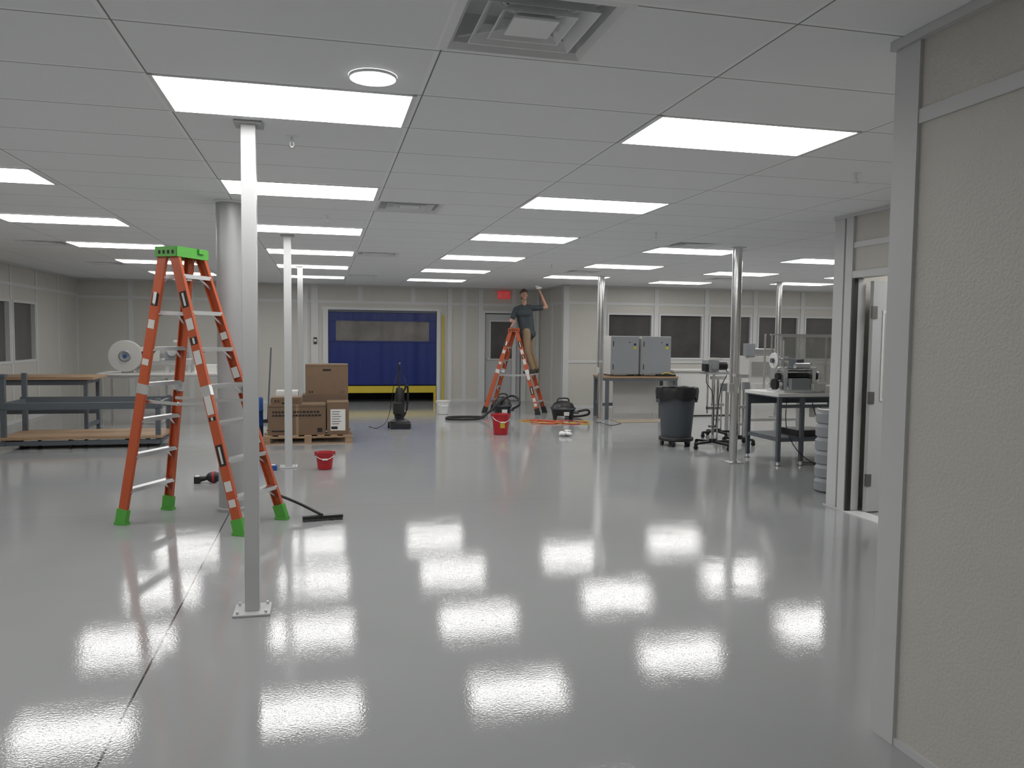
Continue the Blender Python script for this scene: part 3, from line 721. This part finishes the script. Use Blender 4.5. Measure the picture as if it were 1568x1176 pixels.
# ------------------------------------------------------------ right work table + machine
b=MB(); x0,x1,y0,y1=5.45,6.75,8.65,9.45
b.bx(x0,x1,y0,y1,.86,.90,'white'); b.bx(x0+.01,x1-.01,y0+.01,y1-.01,.845,.86,'darksteel')
for x in(x0+.04,x0+.36,x1-.04):
    for y in(y0+.04,y1-.04):
        if x==x0+.36 and y==y1-.04: continue
        leg(b,x,y,.05,.85,w=.045); b.cyl((x,y,.0),(x,y,.05),.022,'alu',n=12,r1=.012); b.cyl((x,y,0),(x,y,.008),.035,'darksteel',n=14)
for y in(y0+.04,y1-.04): b.bx(x0+.02,x1-.02,y-.018,y+.018,.30,.34,'darksteel'); b.bx(x0+.02,x1-.02,y-.018,y+.018,.72,.84 if y>9 else .76,'darksteel')
for x in(x0+.04,x1-.04): b.bx(x-.017,x+.017,y0+.02,y1-.02,.302,.338,'darksteel')
b.bx(x0+.04,x1-.04,y0+.04,y1-.04,.335,.35,'darksteel')
b.bx(x0+.35,x0+.8,y0+.1,y0+.5,.35,.43,'black'); b.bx(x0+.5,x0+.56,y0+.06,y0+.1,.6,.72,'label')
b.tube([(5.6,8.7,.85),(5.55,8.62,.5),(5.7,8.6,.2),(5.95,8.55,.012),(6.1,8.7,.012),(5.9,8.8,.012)],.006,'black',n=6)
b.tube([(5.9,8.62,.8),(5.95,8.58,.6),(6.1,8.6,.5),(6.2,8.62,.78)],.006,'black',n=6)
b.obj('machine_table')
b=MB() # laminating machine
zt=.90
b.bx(5.62,6.12,8.80,9.2,zt,zt+.03,'alu')
for x in(5.64,6.04): b.bx(x,x+.05,8.84,9.16,zt+.03,zt+.30,'alu')
for z,r,k_ in((.10,.045,'chrome'),(.20,.045,'black'),(.29,.03,'chrome')): b.cyl((5.60,8.95,zt+z),(6.16,8.95,zt+z),r,k_,n=20)
b.cyl((5.56,8.95,zt+.10),(5.60,8.95,zt+.10),.07,'black',n=20); b.cyl((6.16,8.95,zt+.2),(6.20,8.95,zt+.2),.06,'alu',n=20)
b.bx(5.70,5.95,8.76,8.84,zt+.04,zt+.18,'cabgrey'); b.bx(5.98,6.14,8.7,8.8,zt+.03,zt+.12,'cablight')
b.cyl((5.75,8.78,zt+.34),(5.95,8.78,zt+.34),.035,'alu',n=16); b.bx(5.8,5.9,8.82,9.0,zt+.3,zt+.42,'darksteel')
b.cyl((5.66,8.9,zt+.3),(5.66,8.9,zt+.66),.014,'chrome',n=10); b.cyl((5.55,8.9,zt+.42),(5.75,8.9,zt+.42),.012,'chrome',n=10)
b.lathe([(0,-.01),(.10,-.01),(.10,.01),(0,.01)],(5.56,8.95,zt+.40),'white',n=28,axis='X')
b.lathe([(0,-.025),(.03,-.025),(.03,.02),(0,.02)],(5.54,8.95,zt+.40),'darksteel',n=20,axis='X')
for x in(5.70,6.62):
    for y in(9.24,9.40): b.cyl((x,y,zt),(x,y,zt+.74),.014,'chrome',n=10)
for z in(.1,.74): b.bx(5.68,6.64,9.22,9.26,zt+z-.02,zt+z,'alu')
b.bx(5.84,6.60,9.225,9.235,zt+.10,zt+.71,'acryl')
for x in(5.83,6.60): b.bx(x-.01,x+.01,9.21,9.25,zt+.08,zt+.74,'alu')
b.bx(5.84,6.59,9.202,9.24,zt+.70,zt+.718,'alu')
b.bx(6.2,6.6,8.8,9.1,zt,zt+.08,'alu'); b.cyl((6.3,8.78,zt+.12),(6.6,8.78,zt+.12),.03,'chrome',n=14)
b.obj('laminating_machine',.0)
b=MB(); x0,x1,y0,y1=6.3,7.3,10.9,11.6
b.bx(x0,x1,y0,y1,.86,.89,'white')
for x in(x0+.05,x1-.05):
    for y in(y0+.05,y1-.05): leg(b,x,y,0,.86,'alu',.045)
b.bx(x0,x1,y0+.03,y0+.07,.3,.34,'alu')
b.obj('white_assembly_table')
b=MB(); b.bx(6.4,7.1,11.0,11.4,.89,1.3,'cablight'); b.bx(6.45,6.8,10.985,11.0,1.0,1.22,'acryl'); b.cyl((6.95,10.96,1.12),(6.95,11.0,1.12),.12,'chrome',n=24); b.bx(6.5,6.9,11.1,11.3,1.3,1.42,'alu'); b.bx(6.35,6.5,10.99,11.1,1.3,1.5,'cabgrey'); b.obj('packaging_machine',.004)

b=MB(); prof=[(0,0)]
for i in range(6):
    z=i*.14; prof+=[(.15,z+.005),(.17,z+.02),(.172,z+.11),(.155,z+.13)]
prof+=[(.15,.845),(0,.845)]
b.lathe(prof,(5.13,7.12,0),'cabgrey',n=36); b.lathe([(.16,.845),(.165,.86),(.15,.862)],(5.13,7.12,0),'alu',n=36); b.obj('stacked_grey_pails')

b=MB(); b.bx(-.2,-.13,YB-.06,YB-.031,1.35,1.5,'black'); b.bx(-.19,-.14,YB-.065,YB-.06,1.4,1.46,'label'); b.obj('wall_control_box',.003)

# ------------------------------------------------------------ man on ladder
def build_man():
    c0=V(4.0,15.66,0); r=V(.972,-.236,0); f=V(-.236,-.972,0)
    P=lambda s,d,z:c0+r*s+f*d+V(0,0,z)
    pr=[]
    def cn(tag,a,ra,b_,rb): pr.append((tag,Vector(a),ra,Vector(b_),rb))
    aL,aR=V(4.15,15.47,.92),V(4.27,15.66,.92)
    kL,kR=V(4.03,15.50,1.28),V(4.16,15.71,1.27)
    hL,hR=V(4.03,15.57,1.66),V(4.11,15.75,1.66)
    for a,k_,h in((aL,kL,hL),(aR,kR,hR)):
        cn('pants',h,.093,k_,.064); cn('pants',k_,.064,a,.054)
        cn('shoe',a+V(.01,0,-.055),.042,a+V(-.17,.04,-.072),.032); cn('shoe',a+V(.02,0,-.02),.04,a+V(.02,0,-.065),.036)
    cn('pants',hL+V(.01,.03,.0),.10,hR+V(0,-.03,.0),.10)
    cn('shirt',P(-.075,0,2.06),.095,P(.02,0,1.66),.108); cn('shirt',P(.08,0,2.06),.095,P(.11,0,1.66),.108)
    cn('shirt',P(.0,.0,1.63),.118,P(.13,.0,1.63),.112)
    cn('shirt',P(-.08,.03,2.03),.088,P(.08,.03,2.03),.088); cn('shirt',P(0,-.01,2.12),.085,P(.06,0,1.75),.112)
    sL,sR=P(.18,0,2.15),P(-.17,0,2.12)
    cn('shirt',P(0,-.01,2.17),.068,sL,.060); cn('shirt',P(0,-.01,2.17),.068,sR,.060)
    eL=P(.44,.03,2.17); wL=P(.335,.09,2.42)
    eR=P(-.26,.06,1.88)
    mL=sL.lerp(eL,.62); mR=sR.lerp(eR,.66)
    cn('shirt',sL,.062,mL,.058); cn('shirt',sR,.062,mR,.058)
    cn('skin',mL,.046,eL,.040); cn('skin',eL,.040,wL,.027); cn('skin',mR,.046,eR,.040)
    wR=P(-.20,.20,1.86); cn('skin',eR,.039,wR,.027)
    cn('skin',P(0,0,2.18),.055,P(-.005,.015,2.29),.050)
    hc=P(-.01,.035,2.40); tilt=.22
    hf=(f*math.cos(tilt)+V(0,0,1)*math.sin(tilt)+r*.25).normalized(); hu=(V(0,0,1)-hf*hf.z).normalized(); hr=hf.cross(hu)*-1
    Hd=lambda a,b_,c_:hc+hr*a+hf*b_+hu*c_
    cn('skin',Hd(0,.005,.02),.074,Hd(0,-.02,.025),.078); cn('skin',Hd(0,.025,-.035),.058,Hd(0,.045,-.075),.034)
    cn('skin',Hd(0,.02,.03),.07,Hd(0,.02,-.01),.067)
    cn('skin',Hd(0,.083,.01),.009,Hd(0,.100,-.018),.013)
    for s_ in(-1,1):
        cn('skin',Hd(s_*.076,-.005,.005),.013,Hd(s_*.078,-.008,-.025),.009)
        cn('skin',Hd(s_*.03,.072,.028),.010,Hd(s_*.045,.062,.028),.009)
    cn('hair',Hd(0,-.03,.052),.083,Hd(0,.008,.062),.077); cn('hair',Hd(0,-.055,.02),.068,Hd(0,-.055,-.02),.055)
    for s_ in(-1,1): cn('hair',Hd(s_*.055,-.01,.045),.034,Hd(s_*.06,-.02,.0),.022)
    def hand(w,d,n,side,curl,tag='skin'):
        d=d.normalized(); n=(n-d*n.dot(d)).normalized(); s_=d.cross(n)*side
        for q in(-.028,-.010,.008,.026): cn(tag,w+s_*q*.5,.018,w+d*.085+s_*q,.0125)
        for q,l in((-.031,.062),(-.0105,.075),(.0105,.08),(.031,.07)):
            b0=w+d*.085+s_*q*1.05; d1=(d*math.cos(curl*.5)+n*math.sin(curl*.5)); d2=(d*math.cos(curl*1.3)+n*math.sin(curl*1.3)); d3=(d*math.cos(curl*2)+n*math.sin(curl*2))
            b1=b0+d1*l*.42+s_*q*.1; b2=b1+d2*l*.33; b3=b2+d3*l*.28
            cn(tag,b0,.0105,b1,.0098); cn(tag,b1,.0098,b2,.009); cn(tag,b2,.009,b3,.0078)
        t0=w+d*.025+s_*.03; t1=t0+d*.035+s_*.03+n*.01; t2=t1+d*.03+s_*.006+n*.015
        cn(tag,t0,.016,t1,.0125); cn(tag,t1,.0125,t2,.0095)
    hand(wL,V(-.1,-.02,1)+r*-.15,f*-.2+r*-1,1,.75)
    hand(wR,V(0,0,-.45)+r*-.35+f*.05,V(0,0,-1)+r*-.3,-1,.35)
    b=MB()
    for tag,a,ra,c,rc in pr:
        ax=(c-a); L=ax.length; n=14
        if L<1e-5: continue
        ax/=L; t=V(0,0,1) if abs(ax.z)<.9 else V(1,0,0); u=ax.cross(t).normalized(); w=ax.cross(u)
        rings=[]
        for i in range(0,6): q=math.pi/2*(1-i/5); rings.append((a-ax*ra*math.sin(q),ra*math.cos(q)))
        for i in range(0,6): q=math.pi/2*(i/5); rings.append((c+ax*rc*math.sin(q),rc*math.cos(q)))
        vs=[rings[0][0]]; 
        for p,rr in rings[1:-1]:
            for i in range(n): q=2*math.pi*i/n; vs.append(p+u*math.cos(q)*rr+w*math.sin(q)*rr)
        vs.append(rings[-1][0]); m_=len(rings)-2; fs=[]
        for i in range(n): fs.append((0,1+(i+1)%n,1+i)); fs.append((len(vs)-1,1+(m_-1)*n+i,1+(m_-1)*n+(i+1)%n))
        for j in range(m_-1):
            for i in range(n): fs.append((1+j*n+i,1+j*n+(i+1)%n,1+(j+1)*n+(i+1)%n,1+(j+1)*n+i))
        b.add(vs,fs,tag)
    tmp=b.obj('tmp',origin=(0,0,0))
    rm=tmp.modifiers.new('r','REMESH'); rm.mode='VOXEL'; rm.voxel_size=.0055
    sm=tmp.modifiers.new('s','SMOOTH'); sm.factor=.5; sm.iterations=5
    dg=bpy.context.evaluated_depsgraph_get(); me=bpy.data.meshes.new_from_object(tmp.evaluated_get(dg)); bpy.data.objects.remove(tmp)
    me.materials.clear(); tags=['pants','shoe','shirt','skin','hair']
    for t in tags: me.materials.append(M[t])
    n=len(me.polygons); ce=np.zeros(n*3); me.polygons.foreach_get('center',ce); ce=ce.reshape(-1,3)
    best=np.full(n,1e9); idx=np.zeros(n,int)
    pri={'pants':0.012,'shoe':0,'shirt':-.008,'skin':0,'hair':-.002}
    for tag,a,ra,c,rc in pr:
        a_=np.array(a);d=np.array(c)-a_;t=np.clip(((ce-a_)@d)/(d@d),0,1); dist=np.linalg.norm(ce-a_-t[:,None]*d,axis=1)-(ra+(rc-ra)*t)+pri[tag]
        m_=dist<best; best[m_]=dist[m_]; idx[m_]=tags.index(tag)
    me.polygons.foreach_set('material_index',idx.tolist()); me.polygons.foreach_set('use_smooth',[True]*n); me.update()
    root=bpy.data.objects.new('man_on_ladder',None); root.location=(4.12,15.66,.83); scene.collection.objects.link(root)
    inv=Matrix.Translation((-4.12,-15.66,-.83))
    body=bpy.data.objects.new('body',me); scene.collection.objects.link(body); body.parent=root; body.matrix_parent_inverse=inv
    e=MB()
    for s_ in(-1,1): e.ell(Hd(s_*.03,.079,.013),(.009,.009,.007),'eye',10,8); e.beam(Hd(s_*.016,.085,.03),Hd(s_*.045,.078,.031),.006,.006,'hair')
    e.beam(Hd(-.022,.079,-.05),Hd(.022,.079,-.05),.008,.008,'lip',hf)
    fo=e.obj('face_features'); fo.parent=root; fo.matrix_parent_inverse=inv
    k=MB(); hp=wL+V(-.1,-.02,1)*.13+r*-.05
    k.box(hp+V(0,0,.02),(.13,.09,.03),'paper',R=Matrix.Rotation(.3,3,'Y')@Matrix.Rotation(.2,3,'Z')); k.ell(hp+V(0,0,0),(.045,.04,.03),'paper',10,6)
    ko=k.obj('cleaning_wipe',.008); ko.parent=root; ko.matrix_parent_inverse=inv
build_man()

# ------------------------------------------------------------ world + camera
w=bpy.data.worlds.new('world'); scene.world=w; w.use_nodes=True; w.node_tree.nodes['Background'].inputs[0].default_value=(.5,.5,.5,1); w.node_tree.nodes['Background'].inputs[1].default_value=.05
f_,yaw,pit,rol,h_=1208.4729,.2356,.0602,.011,1.5686
F=V(math.sin(yaw)*math.cos(pit),math.cos(yaw)*math.cos(pit),-math.sin(pit)); R=V(math.cos(yaw),-math.sin(yaw),0); U=R.cross(F)
R2=R*math.cos(rol)+U*math.sin(rol); U2=-R*math.sin(rol)+U*math.cos(rol)
cam=bpy.data.objects.new('camera',bpy.data.cameras.new('camera')); scene.collection.objects.link(cam)
m=Matrix((R2,U2,-F)).transposed().to_4x4(); m.translation=(0,0,h_); cam.matrix_world=m
cam.data.sensor_fit='HORIZONTAL'; cam.data.sensor_width=36; cam.data.lens=f_/1568*36; cam.data.clip_start=.05; cam.data.clip_end=200
scene.camera=cam
scene.view_settings.view_transform='Standard'; scene.view_settings.look='None'
scene.view_settings.exposure=0
